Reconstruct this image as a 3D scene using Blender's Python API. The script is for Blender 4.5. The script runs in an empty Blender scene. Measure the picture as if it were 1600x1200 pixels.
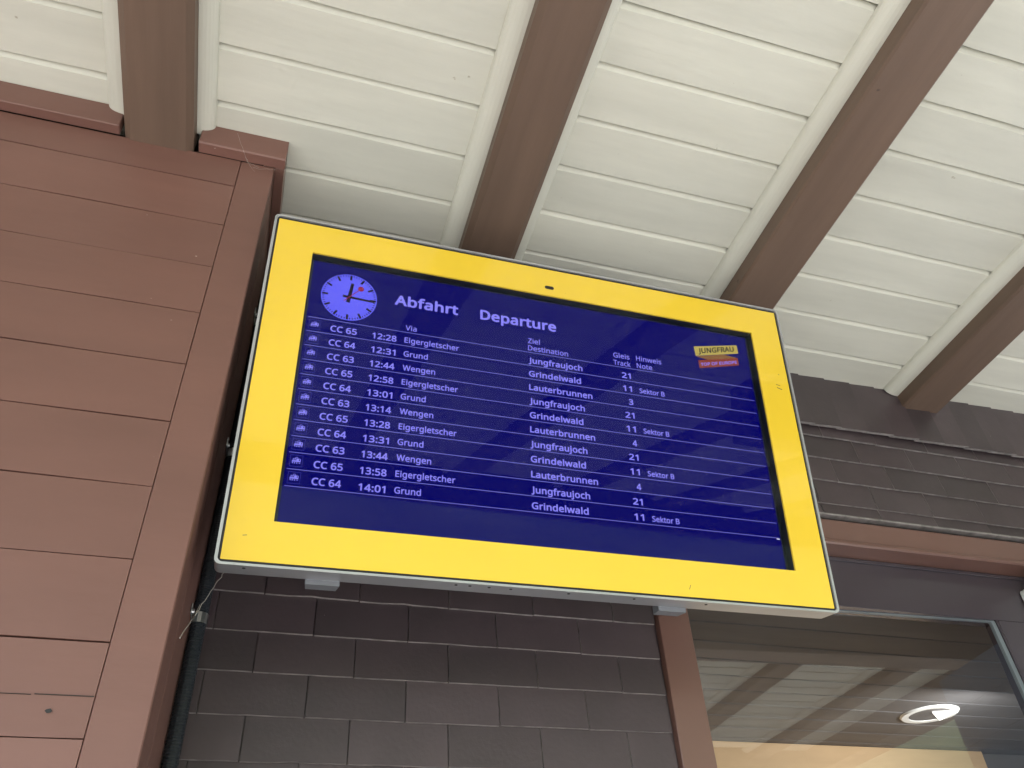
import bpy, bmesh, math, random
from mathutils import Vector, Matrix
random.seed(7)
sc = bpy.context.scene
COL = sc.collection
CZ = 1.6                                   # eye height above the platform

# ------------------------------------------------------------------ camera
yaw, el, roll = 0.33089582, 0.67996317, -0.05932805
F = 1261.4
fv = Vector((math.sin(yaw)*math.cos(el), math.cos(yaw)*math.cos(el), math.sin(el)))
r0 = Vector((math.cos(yaw), -math.sin(yaw), 0)); u0 = r0.cross(fv)
rv = math.cos(roll)*r0 + math.sin(roll)*u0
uv = -math.sin(roll)*r0 + math.cos(roll)*u0
cd = bpy.data.cameras.new('camera'); cam = bpy.data.objects.new('camera', cd); COL.objects.link(cam)
cd.sensor_fit = 'HORIZONTAL'; cd.sensor_width = 36; cd.lens = 36*F/1600
cd.clip_start = 0.02; cd.clip_end = 3000
M = Matrix((rv, uv, -fv)).transposed().to_4x4(); M.translation = (0, 0, CZ)
cam.matrix_world = M
sc.camera = cam

# ------------------------------------------------------------------ light
EXPO = 2.24
SUN_EL, SUN_AZ = math.radians(47), math.radians(192)   # azimuth from +Y clockwise
w = bpy.data.worlds.new('World'); sc.world = w; w.use_nodes = True
nt = w.node_tree; nt.nodes.clear()
sky = nt.nodes.new('ShaderNodeTexSky'); sky.sky_type = 'NISHITA'; sky.sun_disc = False
sky.sun_elevation = SUN_EL; sky.sun_rotation = SUN_AZ
sky.air_density = 1.0; sky.dust_density = 2.5; sky.ozone_density = 1.0
bg = nt.nodes.new('ShaderNodeBackground'); bg.inputs[1].default_value = 0.15
wo = nt.nodes.new('ShaderNodeOutputWorld')
nt.links.new(sky.outputs[0], bg.inputs[0]); nt.links.new(bg.outputs[0], wo.inputs[0])
sl = bpy.data.lights.new('sun', 'SUN'); sl.energy = 3.0; sl.angle = math.radians(0.5); sl.color = (1, .96, .9)
so = bpy.data.objects.new('sun', sl); COL.objects.link(so)
sd = Vector((math.sin(SUN_AZ)*math.cos(SUN_EL), math.cos(SUN_AZ)*math.cos(SUN_EL), math.sin(SUN_EL)))
so.rotation_euler = sd.to_track_quat('Z', 'Y').to_euler(); so.location = (0, -5, 20)
vs = sc.view_settings
vs.view_transform = 'Standard'; vs.look = 'None'; vs.gamma = 1; vs.exposure = EXPO; vs.use_curve_mapping = False
sc.cycles.max_bounces = 10; sc.cycles.diffuse_bounces = 6; sc.cycles.transparent_max_bounces = 16

# ------------------------------------------------------------------ helpers
def mesh_obj(name, bm, m, parent=None, smooth=False, loc=None):
    me = bpy.data.meshes.new(name)
    bmesh.ops.recalc_face_normals(bm, faces=bm.faces[:])
    bm.to_mesh(me); bm.free()
    if m: me.materials.append(m)
    if smooth:
        for p in me.polygons: p.use_smooth = True
    o = bpy.data.objects.new(name, me); COL.objects.link(o)
    if loc is not None: o.location = loc
    if parent: o.parent = parent
    return o

def tag(o, label, cat, group=None):
    o['label'] = label; o['category'] = cat
    if group: o['group'] = group
    return o

def empty(name, loc, label, cat, group=None):
    o = bpy.data.objects.new(name, None); COL.objects.link(o); o.location = loc
    o.empty_display_size = .1
    return tag(o, label, cat, group)

def adopt(parent, obs):
    """parts built in world coordinates get the thing's frame"""
    for o in obs:
        o.parent = parent
        o.location = Vector(o.location) - Vector(parent.location)

def box(bm, a, b, bevel=0.0):
    x0, y0, z0 = a; x1, y1, z1 = b
    v = [bm.verts.new(p) for p in ((x0,y0,z0),(x1,y0,z0),(x1,y1,z0),(x0,y1,z0),(x0,y0,z1),(x1,y0,z1),(x1,y1,z1),(x0,y1,z1))]
    fs = [bm.faces.new([v[i] for i in q]) for q in ((3,2,1,0),(4,5,6,7),(0,1,5,4),(1,2,6,5),(2,3,7,6),(3,0,4,7))]
    if bevel:
        es = list({e for f in fs for e in f.edges})
        bmesh.ops.bevel(bm, geom=es, offset=bevel, segments=1, affect='EDGES')
    return bm

def nb(a, b, bevel=0.0): return box(bmesh.new(), a, b, bevel)

def prism(profile, axis, t0, t1, bm=None):
    """closed profile swept along an axis; profile in the two remaining axes"""
    bm = bm or bmesh.new()
    def P(t, q):
        if axis == 'x': return (t, q[0], q[1])
        if axis == 'y': return (q[0], t, q[1])
        return (q[0], q[1], t)
    A = [bm.verts.new(P(t0, q)) for q in profile]; B = [bm.verts.new(P(t1, q)) for q in profile]
    n = len(profile)
    bm.faces.new(A); bm.faces.new(B[::-1])
    for i in range(n): bm.faces.new((A[i], B[i], B[(i+1) % n], A[(i+1) % n]))
    return bm

def tube(bm, pts, r, seg=8):
    rings = []
    for i, p in enumerate(pts):
        p = Vector(p)
        d = (Vector(pts[min(i+1, len(pts)-1)]) - Vector(pts[max(i-1, 0)])).normalized()
        a = d.orthogonal().normalized(); b = d.cross(a)
        rr = r[i] if isinstance(r, (list, tuple)) else r
        rings.append([bm.verts.new(p + rr*(math.cos(t)*a + math.sin(t)*b)) for t in [2*math.pi*k/seg for k in range(seg)]])
    for A, B in zip(rings, rings[1:]):
        for k in range(seg): bm.faces.new((A[k], A[(k+1) % seg], B[(k+1) % seg], B[k]))
    bm.faces.new(rings[0][::-1]); bm.faces.new(rings[-1])
    return bm

# ------------------------------------------------------------------ materials
def mat(name): 
    m = bpy.data.materials.new(name); m.use_nodes = True
    return m, m.node_tree, m.node_tree.nodes['Principled BSDF']

def painted(name, col, col2=None, rough=.5, scale=(6, 6, 6), var=.18, fine=90, bump=.15, bumpd=.0015,
            speck=None, speckscale=60, speckth=.73, piece=.06, spec=.5, coat=0, knots=0):
    """matt or satin paint over wood or fibre cement: broad mottling, fine grain relief, small chips"""
    m, t, b = mat(name); N = t.nodes; L = t.links
    tc = N.new('ShaderNodeTexCoord'); oi = N.new('ShaderNodeObjectInfo')
    off = N.new('ShaderNodeVectorMath'); off.operation = 'MULTIPLY_ADD'
    cmb = N.new('ShaderNodeCombineXYZ')
    for i in range(3): L.new(oi.outputs['Random'], cmb.inputs[i])
    L.new(cmb.outputs[0], off.inputs[0]); off.inputs[1].default_value = (17, 23, 31); L.new(tc.outputs['Object'], off.inputs[2])
    mp = N.new('ShaderNodeMapping'); mp.inputs['Scale'].default_value = scale; L.new(off.outputs[0], mp.inputs[0])
    n1 = N.new('ShaderNodeTexNoise'); n1.inputs['Scale'].default_value = 1; n1.inputs['Detail'].default_value = 6; n1.inputs['Roughness'].default_value = .6
    L.new(mp.outputs[0], n1.inputs[0])
    mix = N.new('ShaderNodeMix'); mix.data_type = 'RGBA'
    c2 = col2 or tuple(c*(1-var*1.6) for c in col)
    mix.inputs['A'].default_value = (*[min(1, c*(1+var)) for c in col], 1); mix.inputs['B'].default_value = (*c2, 1)
    mr = N.new('ShaderNodeMapRange'); mr.inputs[1].default_value = .3; mr.inputs[2].default_value = .7
    L.new(n1.outputs[0], mr.inputs[0]); L.new(mr.outputs[0], mix.inputs['Factor'])
    # each piece a touch lighter or darker than its neighbour
    pr = N.new('ShaderNodeMapRange'); pr.inputs[3].default_value = 1-piece; pr.inputs[4].default_value = 1+piece
    L.new(oi.outputs['Random'], pr.inputs[0])
    hs = N.new('ShaderNodeHueSaturation'); L.new(pr.outputs[0], hs.inputs['Value']); L.new(mix.outputs['Result'], hs.inputs['Color'])
    out = hs.outputs[0]
    if speck:
        n3 = N.new('ShaderNodeTexNoise'); n3.inputs['Scale'].default_value = speckscale; n3.inputs['Detail'].default_value = 2
        L.new(off.outputs[0], n3.inputs[0])
        r3 = N.new('ShaderNodeMapRange'); r3.inputs[1].default_value = speckth; r3.inputs[2].default_value = speckth+.03
        L.new(n3.outputs[0], r3.inputs[0])
        mx = N.new('ShaderNodeMix'); mx.data_type = 'RGBA'; L.new(r3.outputs[0], mx.inputs['Factor'])
        L.new(out, mx.inputs['A']); mx.inputs['B'].default_value = (*speck, 1); out = mx.outputs['Result']
    L.new(out, b.inputs['Base Color'])
    n2 = N.new('ShaderNodeTexNoise'); n2.inputs['Scale'].default_value = 1; n2.inputs['Detail'].default_value = 5
    mp2 = N.new('ShaderNodeMapping'); mp2.inputs['Scale'].default_value = tuple(fine*s/max(scale) for s in scale)
    L.new(off.outputs[0], mp2.inputs[0]); L.new(mp2.outputs[0], n2.inputs[0])
    h = n2.outputs[0]
    if knots:
        vo = N.new('ShaderNodeTexVoronoi'); vo.inputs['Scale'].default_value = knots
        nd = N.new('ShaderNodeTexNoise'); nd.inputs['Scale'].default_value = 11; L.new(off.outputs[0], nd.inputs[0])
        va = N.new('ShaderNodeVectorMath'); va.operation = 'MULTIPLY_ADD'; va.inputs[1].default_value = (.22, .10, .1)
        L.new(nd.outputs['Color'], va.inputs[0]); L.new(off.outputs[0], va.inputs[2]); L.new(va.outputs[0], vo.inputs[0])
        rk = N.new('ShaderNodeMapRange'); rk.inputs[1].default_value = .0; rk.inputs[2].default_value = .13; rk.inputs[3].default_value = 1; rk.inputs[4].default_value = 0
        L.new(vo.outputs['Distance'], rk.inputs[0])
        wv = N.new('ShaderNodeMath'); wv.operation = 'SINE'
        ml = N.new('ShaderNodeMath'); ml.operation = 'MULTIPLY'; ml.inputs[1].default_value = 46; L.new(vo.outputs['Distance'], ml.inputs[0]); L.new(ml.outputs[0], wv.inputs[0])
        mm = N.new('ShaderNodeMath'); mm.operation = 'MULTIPLY'; L.new(rk.outputs[0], mm.inputs[0]); L.new(wv.outputs[0], mm.inputs[1])
        ad = N.new('ShaderNodeMath'); ad.operation = 'ADD'; L.new(h, ad.inputs[0]); L.new(mm.outputs[0], ad.inputs[1]); h = ad.outputs[0]
    bp = N.new('ShaderNodeBump'); bp.inputs['Strength'].default_value = bump; bp.inputs['Distance'].default_value = bumpd
    L.new(h, bp.inputs['Height']); L.new(bp.outputs[0], b.inputs['Normal'])
    rr = N.new('ShaderNodeMapRange'); rr.inputs[3].default_value = rough-.06; rr.inputs[4].default_value = rough+.1
    L.new(n1.outputs[0], rr.inputs[0]); L.new(rr.outputs[0], b.inputs['Roughness'])
    b.inputs['Specular IOR Level'].default_value = spec
    b.inputs['Coat Weight'].default_value = coat; b.inputs['Coat Roughness'].default_value = .15
    return m

def emissive(name, col, s):
    m, t, b = mat(name)
    b.inputs['Base Color'].default_value = (.004, .004, .005, 1); b.inputs['Roughness'].default_value = .5
    b.inputs['Specular IOR Level'].default_value = 0
    b.inputs['Emission Color'].default_value = (*col, 1); b.inputs['Emission Strength'].default_value = s
    return m

def glass(name, tint=(1, 1, 1), ior=1.5, rough=0.0, gain=1.0):
    """thin pane: Fresnel mirror over clear transmission"""
    m = bpy.data.materials.new(name); m.use_nodes = True; t = m.node_tree; N = t.nodes; L = t.links; N.clear()
    fr = N.new('ShaderNodeFresnel'); fr.inputs[0].default_value = ior
    mu = N.new('ShaderNodeMath'); mu.operation = 'MULTIPLY'; mu.inputs[1].default_value = gain; mu.use_clamp = True
    ge = N.new('ShaderNodeNewGeometry'); iv = N.new('ShaderNodeMath'); iv.operation = 'SUBTRACT'; iv.inputs[0].default_value = 1; L.new(ge.outputs['Backfacing'], iv.inputs[1])
    m2 = N.new('ShaderNodeMath'); m2.operation = 'MULTIPLY'; L.new(fr.outputs[0], m2.inputs[0]); L.new(iv.outputs[0], m2.inputs[1])
    L.new(m2.outputs[0], mu.inputs[0])
    gl = N.new('ShaderNodeBsdfGlossy'); gl.inputs['Roughness'].default_value = rough
    tr = N.new('ShaderNodeBsdfTransparent'); tr.inputs[0].default_value = (*tint, 1)
    mx = N.new('ShaderNodeMixShader'); L.new(mu.outputs[0], mx.inputs[0]); L.new(tr.outputs[0], mx.inputs[1]); L.new(gl.outputs[0], mx.inputs[2])
    o = N.new('ShaderNodeOutputMaterial'); L.new(mx.outputs[0], o.inputs[0])
    return m

M_wall = painted('brown_wall_paint', (.182, .089, .071), rough=.46, scale=(1.5, 6, 6), var=.07, fine=70, bump=.25, speck=(.42, .34, .3), speckscale=55, speckth=.785, piece=.04, spec=.5)
M_raft = painted('brown_rafter_paint', (.150, .098, .071), rough=.48, scale=(16, .9, 16), var=.10, fine=110, bump=.4, speck=(.07, .045, .035), speckscale=26, speckth=.765, piece=.05)
M_trim = painted('red_brown_trim_paint', (.165, .084, .066), rough=.32, scale=(1.5, 6, 3), var=.06, fine=60, bump=.2, piece=.03, spec=.9)
M_panel = painted('dark_brown_lacquer', (.056, .045, .056), rough=.22, scale=(1, 2, 2), var=.05, fine=12, bump=.02, piece=.02, spec=.9)
M_board = painted('cream_board_paint', (.64, .635, .555), rough=.5, scale=(1.8, 12, 12), var=.06, fine=60, bump=.38, bumpd=.0024, speck=(.42, .39, .31), speckscale=42, speckth=.775, piece=.05, knots=2.6)
M_mould = painted('cream_moulding_paint', (.66, .655, .575), rough=.45, scale=(9, 1.5, 9), var=.05, fine=50, bump=.5, bumpd=.002, piece=.02)
M_shin = painted('fibre_cement_shingle', (.059, .041, .047), rough=.46, scale=(5, 5, 5), var=.16, fine=120, bump=.3, speck=(.24, .22, .21), speckscale=75, speckth=.79, piece=.17, spec=.9)
M_edge = painted('shingle_cut_edge', (.27, .245, .24), rough=.7, scale=(30, 30, 30), var=.3, fine=90)
M_dark = painted('dark_backing', (.02, .017, .016), rough=.8)
M_cond = painted('black_conduit_plastic', (.016, .020, .026), rough=.42, var=.1)
M_yel = painted('yellow_print_glass', (.84, .575, .036), rough=.2, scale=(3, 3, 3), var=.03, fine=30, bump=.0, speck=(.3, .2, .03), speckscale=55, speckth=.80, piece=0, coat=.8)
M_yel.node_tree.nodes['Principled BSDF'].inputs['Coat Roughness'].default_value = .03
M_blk = painted('black_gasket', (.012, .012, .014), rough=.5)
M_bez = painted('black_bezel', (.004, .009, .012), rough=.35)
def metal(name, col, rough, met=1.0):
    m, t, b = mat(name); N = t.nodes; L = t.links
    b.inputs['Metallic'].default_value = met; b.inputs['Roughness'].default_value = rough
    tc = N.new('ShaderNodeTexCoord'); n = N.new('ShaderNodeTexNoise'); n.inputs['Scale'].default_value = 9; n.inputs['Detail'].default_value = 8
    L.new(tc.outputs['Object'], n.inputs[0])
    mr = N.new('ShaderNodeMapRange'); mr.inputs[3].default_value = .75; mr.inputs[4].default_value = 1.15; L.new(n.outputs[0], mr.inputs[0])
    hs = N.new('ShaderNodeHueSaturation'); hs.inputs['Color'].default_value = (*col, 1); L.new(mr.outputs[0], hs.inputs['Value'])
    L.new(hs.outputs[0], b.inputs['Base Color'])
    return m
M_alu = metal('brushed_aluminium', (.50, .51, .54), .36, .6)
M_zinc = metal('zinc_plated_steel', (.6, .62, .64), .3)
M_grey = painted('grey_coated_steel', (.17, .18, .20), rough=.45, var=.06)
M_seal = painted('grey_window_seal', (.17, .20, .22), rough=.3, var=.08)
M_white = painted('off_white_plastic', (.62, .64, .64), rough=.45, var=.04)
M_int = painted('interior_ceiling_wood', (.125, .122, .125), rough=.6, scale=(1.5, 8, 8), var=.1, piece=.08)
M_ora = painted('pale_timber_panel', (.66, .45, .25), rough=.6, scale=(1.2, 6, 6), var=.08, fine=50, piece=.02)
M_igrey = painted('interior_grey_wall', (.12, .115, .115), rough=.7, var=.06)
M_glass = glass('window_glass', (.84, .87, .89), 1.55, 0, 2.6)
M_sglass = glass('screen_glass', (.97, .97, .97), 1.5, 0.0, .5)
M_web = painted('cobweb_silk', (.45, .42, .38), rough=.8)
M_scr = emissive('lcd_blue_field', (.0007, .0004, .122), 2**-EXPO)
M_txt = emissive('lcd_text_violet', (.27, .25, 1.0), 2**-EXPO)
M_line = emissive('lcd_line_violet', (.17, .17, .62), 2**-EXPO)
M_icon = emissive('lcd_icon_frame', (.06, .06, .36), 2**-EXPO)
M_hand = emissive('lcd_black', (.012, .010, .03), 2**-EXPO)
M_red = emissive('lcd_red', (.30, .022, .07), 2**-EXPO)
M_lyel = emissive('lcd_yellow', (.50, .40, .10), 2**-EXPO)
M_lora = emissive('lcd_orange', (.25, .12, .045), 2**-EXPO)
M_lred = emissive('lcd_dull_red', (.25, .050, .035), 2**-EXPO)
M_lblk = emissive('lcd_logo_black', (.012, .015, .018), 2**-EXPO)

# ------------------------------------------------------------------ ground and land
def ground_mat(name, a, b_, s):
    return painted(name, a, b_, rough=.9, scale=(s, s, s), var=.15, fine=40, bump=.3, piece=0)
def struct(o): o['kind'] = 'structure'; return o
struct(mesh_obj('platform', nb((-30, -5.5, -.25), (30, 9, 0)), ground_mat('light_concrete', (.37, .37, .35), (.31, .31, .295), 1.5)))
struct(mesh_obj('track_bed', nb((-60, -13, -.9), (60, -5.504, -.55)), ground_mat('pale_ballast', (.13, .12, .11), (.08, .075, .07), 9)))
M_grass = painted('alpine_slope', (.13, .165, .07), (.03, .055, .025), rough=.95, scale=(.035, .035, .035), var=.1, fine=3, bump=.3, piece=0)
bm = bmesh.new()
NT, rs = 160, [0, 14, 22, 34, 50, 75, 110, 160, 230, 320, 430, 600]
random.seed(3); ph = [random.uniform(0, 6.28) for _ in range(8)]
def hill(r, t):
    if r < 20: return -1.0
    dd = abs((t - math.radians(300) + math.pi) % (2*math.pi) - math.pi)
    k_ = min(1, max(0, (dd-.50)/.35)); k_ = k_*k_*(3-2*k_)
    e = .36 - .30*k_ + .022*math.sin(2*t+ph[0]) + .015*math.sin(5*t+ph[1]) + .02*math.sin(11*t+ph[2]) + .01*math.sin(23*t+ph[3])
    k = min(1, (r-20)/300.0)
    return -1.0 + r*e*(k**.55) + 1.5*math.sin(9*t+r*.05)*k
rings = [[bm.verts.new((r*math.cos(2*math.pi*i/NT), r*math.sin(2*math.pi*i/NT), hill(r, 2*math.pi*i/NT))) for i in range(NT)] for r in rs[1:]]
c0 = bm.verts.new((0, 0, -1.0))
for i in range(NT): bm.faces.new((c0, rings[0][i], rings[0][(i+1) % NT]))
for A, B in zip(rings, rings[1:]):
    for i in range(NT): bm.faces.new((A[i], B[i], B[(i+1) % NT], A[(i+1) % NT]))
struct(mesh_obj('meadow_terrain', bm, M_grass, smooth=True))

# ------------------------------------------------------------------ canopy roof
SL = -.0503731                      # the rafters fall towards the building
RB = 1.6 + CZ                       # rafter underside at y = 0
BB = 1.673 + CZ                     # board underside at y = 0
Y_IN, Y_OUT = 1.597, -2.42          # wall end, eave end
roof = empty('canopy_roof', (0, 0, RB), 'wide platform canopy of cream soffit boards on brown rafters above the screen', 'roof')
rafters = [(-2.67, .07), (-1.90, .07), (-1.13, .07), (-.368, .07), (.41, .07), (1.16, .07), (1.943, .07), (2.68, .07), (3.43, .07)]
parts = []
def slopepts(prof, y0, y1, bm=None):
    """profile (x, z above rafter underside) swept along the slope"""
    bm = bm or bmesh.new()
    n = len(prof); NS = 10; R = []
    for k in range(NS+1):
        y = y0 + (y1-y0)*k/NS
        R.append([bm.verts.new((x, y, z + SL*y)) for x, z in prof])
    bm.faces.new(R[0]); bm.faces.new(R[-1][::-1])
    for A, B in zip(R, R[1:]):
        for i in range(n): bm.faces.new((A[i], B[i], B[(i+1) % n], A[(i+1) % n]))
    return bm
for i, (cx, h) in enumerate(rafters):
    ch = .014 if i <= 4 else .006
    yin = 1.600 if cx > -.2 else 1.190
    if cx < -.2: yin = 1.205
    prof = [(-h+ch, 0), (h-ch, 0), (h, ch*.9), (h, .112), (-h, .112), (-h, ch*.9)]
    o = mesh_obj('rafter', slopepts(prof, Y_OUT, yin), M_raft, loc=(cx, 0, RB)); parts.append(o)
# soffit boards: every bay has its own board courses
bays = [(-1.83, -1.20, .968), (-1.06, -.438, .968), (-.298, .340, .970), (.480, 1.090, .936), (1.230, 1.873, .961), (2.013, 2.61, .975), (2.75, 3.36, .950)]
PITCH = .1325
cache = {}
for bx0, bx1, ph0 in bays:
    y = ph0
    while y - PITCH > Y_OUT: y -= PITCH
    while y < Y_IN:
        y1 = min(y+PITCH, Y_IN+.02)
        L = bx1-bx0
        for variant in [random.randrange(4)]:
            key = (round(L, 3), round(y1-y, 3), variant)
            if key not in cache:
                p = y1-y
                b = bmesh.new()
                rnd = random.Random(int(L*1000)*11 + variant*97 + int(p*1e4))
                NSEG = 7
                R = []
                for k in range(NSEG+1):
                    x = L*k/NSEG; j = rnd.uniform(-.0011, .0011); j2 = rnd.uniform(-.0007, .0007)
                    R.append([b.verts.new((x, q[0], q[1])) for q in ((.0008, .022), (.0022+j2, .0125), (.0128+j, 0.0), (p-.0026+j2, .0), (p-.0016, .022))])
                b.faces.new(R[0]); b.faces.new(R[-1][::-1])
                for A, B in zip(R, R[1:]):
                    for i in range(5): b.faces.new((A[i], B[i], B[(i+1) % 5], A[(i+1) % 5]))
                bmesh.ops.recalc_face_normals(b, faces=b.faces[:])
                me = bpy.data.meshes.new('soffit_board'); b.to_mesh(me); b.free(); me.materials.append(M_board); cache[key] = me
        o = bpy.data.objects.new('soffit_board', cache[key]); COL.objects.link(o)
        o.location = (bx0, y, BB + SL*y + random.uniform(-.0012, .0012))
        o.rotation_euler = (math.atan(SL) + random.uniform(-.004, .004), 0, 0)
        parts.append(o)
        y = y1
# cream quarter-round mouldings on both sides of each rafter
def mould(x, s, wd, y1):
    n = 7; hh = .027
    prof = [(0, .001)] + [(s*wd*math.sin(a), -hh*math.cos(a)) for a in [math.pi/2*k/n for k in range(n+1)]][::1]
    prof = [(0, .002), (0, -hh)] + [(s*wd*(math.sin(math.pi/2*k/n)), -hh*(math.cos(math.pi/2*k/n)**.8 if k < n else 0)) for k in range(1, n+1)] + [(s*wd, .002)]
    b = slopepts(prof, Y_OUT+.02, y1)
    o = mesh_obj('moulding', b, M_mould, smooth=False, loc=(x, 0, BB)); parts.append(o)
for cx, h in rafters[1:]:
    y1 = Y_IN if cx > -.2 else 1.176
    mould(cx-h-.0005, -1, .044, y1); mould(cx+h+.0005, 1, .036 if cx < 1 else .044, y1 if cx > -.4 else 1.176)
parts.append(mesh_obj('roof_deck', slopepts([(-4.4, .024), (4.10, .024), (4.10, .09), (-4.4, .09)], Y_OUT-.05, 7.5), M_dark, loc=(0, 0, BB)))
parts.append(mesh_obj('purlin', nb((1.62, .12, RB-.235), (4.05, .25, RB-.0135), .004), M_raft))
parts.append(mesh_obj('barge_board', slopepts([(3.86, -.10), (4.08, -.10), (4.08, .10), (3.86, .10)], Y_OUT-.02, 2.2), M_raft, loc=(0, 0, RB)))
parts.append(mesh_obj('eave_fascia', nb((-4.45, Y_OUT-.09, RB-.02), (4.12, Y_OUT-.052, RB+.32), .004), M_raft))
b = bmesh.new(); tube(b, [(-4.5, Y_OUT-.16, RB+.05), (4.12, Y_OUT-.16, RB+.05)], .065, 12); parts.append(mesh_obj('gutter', b, M_grey))
# the rest of the soffit further left, far outside the frame
parts.append(mesh_obj('soffit_sheet', slopepts([(-4.38, 0), (-1.835, 0), (-1.835, .02), (-4.38, .02)], Y_OUT, 1.17), M_board, loc=(0, 0, BB)))
parts.append(mesh_obj('soffit_strip', slopepts([(3.502, 0), (3.858, 0), (3.858, .02), (3.502, .02)], Y_OUT, 1.6), M_board, loc=(0, 0, BB)))
adopt(roof, parts)
# posts that carry the purlin, both outside the frame
for px, lab in ((-4.2, 'brown timber canopy post under the purlin, left of the platform wall'), (5.2, None)):
    if lab is None: continue
    tag(mesh_obj('canopy_post', nb((px, .11, 0), (px+.15, .26, RB-.24), .006), M_raft), lab, 'post')

# ------------------------------------------------------------------ left timber wall
YL = 1.194
wall = empty('plank_wall', (-1, YL, 0), 'red-brown painted wall of wide horizontal planks left of the screen', 'wall')
parts = []
gaps = [1.455, 1.327, 1.201, 1.076, .950, .824, .698, .573, .447, .321]
edges = [1.5455] + gaps + [.195, .069, -.057, -.183, -.309, -.435, -.561, -.687, -.813, -.939, -1.065, -1.191, -1.317, -1.443, -1.598]
random.seed(12)
def plank(x0, x1, z0, z1, dy, notch=None):
    """front face with slightly wavy lower edge so the joints open and close"""
    b = bmesh.new(); n = 26; rnd = random.Random(int(z1*1000)+5)
    T = []; B = []; TB = []; BB_ = []
    g0 = rnd.uniform(.0010, .0027); amp = rnd.uniform(.0002, .0009)
    for k in range(n+1):
        x = x0 + (x1-x0)*k/n
        zb = z0 + g0 + amp*math.sin(k*.9+z1*31) * 1.0 + rnd.uniform(0, .0004)
        T.append(b.verts.new((x, YL+dy, z1-.0004))); B.append(b.verts.new((x, YL+dy, zb)))
        TB.append(b.verts.new((x, YL+.03, z1-.0004))); BB_.append(b.verts.new((x, YL+.03, zb)))
    for k in range(n):
        b.faces.new((B[k], B[k+1], T[k+1], T[k])); b.faces.new((T[k], T[k+1], TB[k+1], TB[k]))
        b.faces.new((BB_[k], BB_[k+1], B[k+1], B[k]))
    b.faces.new((B[-1], BB_[-1], TB[-1], T[-1])); b.faces.new((T[0], TB[0], BB_[0], B[0]))
    return b
for a, c in zip(edges, edges[1:]):
    o = mesh_obj('plank', plank(-1.65, -.1962, c, a, random.uniform(0, .0012)), M_wall, loc=(0, 0, CZ))
    parts.append(o)
    parts.append(mesh_obj('plank', nb((-8, YL, c+.001), (-1.6515, YL+.03, a-.0005)), M_wall, loc=(0, 0, CZ)))
cb = nb((-.195, YL-.0006, -1.598), (-.124, YL+.03, 1.5455), .0018)
parts.append(mesh_obj('corner_board', cb, M_wall, loc=(0, 0, CZ)))
# side return of the wall: two upright boards with an open joint between them
parts.append(mesh_obj('side_board', nb((-.150, YL+.0305, -1.598), (-.1245, 1.318, 1.5455), .001), M_wall, loc=(0, 0, CZ)))
parts.append(mesh_obj('side_board', nb((-.150, 1.3205, -1.598), (-.1245, 1.606, 1.5455), .001), M_wall, loc=(0, 0, CZ)))
# head plates
parts.append(mesh_obj('head_plate', prism([(YL-.028, 1.549), (YL-.025, 1.546), (YL-.0008, 1.546), (YL-.0008, 1.6135), (YL-.028, 1.6135)], 'x', -.286, -.1026), M_wall, loc=(0, 0, CZ)))
parts.append(mesh_obj('head_plate', nb((-8, YL-.026, 1.546), (-.447, YL-.0008, 1.6135), .002), M_wall, loc=(0, 0, CZ)))
parts.append(mesh_obj('head_plate', nb((-.124, YL, 1.547), (-.1032, 1.606, 1.612), .0008), M_trim, loc=(0, 0, CZ)))
parts.append(mesh_obj('wall_core', nb((-8, YL+.031, -1.598), (-.152, 1.63, 1.59)), M_dark, loc=(0, 0, CZ)))
# knot hole and crack in the lowest visible plank
b = bmesh.new()
for k in range(10):
    a = 2*math.pi*k/10; kk = (1, .9, 1.1, .9, 1, 1.15, .9, 1.05, .9, .95)[k]
    b.verts.new((.0042*kk*math.cos(a), 0, .0030*kk*math.sin(a)))
b.faces.new(b.verts[:]); parts.append(mesh_obj('knot_hole', b, M_blk, loc=(0, YL-.0006, 0)))
kh = parts[-1]
b = bmesh.new(); box(b, (-.36, YL-.0005, .3735), (-.272, YL+.001, .3742)); box(b, (-.268, YL-.0005, .3742), (-.197, YL+.001, .3752))
parts.append(mesh_obj('crack', b, M_dark, loc=(0, 0, CZ)))
adopt(wall, parts)

def ray(px, py): return fv*F + rv*(px-800) - uv*(py-600)
def on_y(px, py, Y):
    d = ray(px, py); return d*(Y/d.y)
p = on_y(76, 1111, YL); kh.location = Vector((p.x, YL-.0006, p.z+CZ)) - Vector(wall.location)

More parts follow.
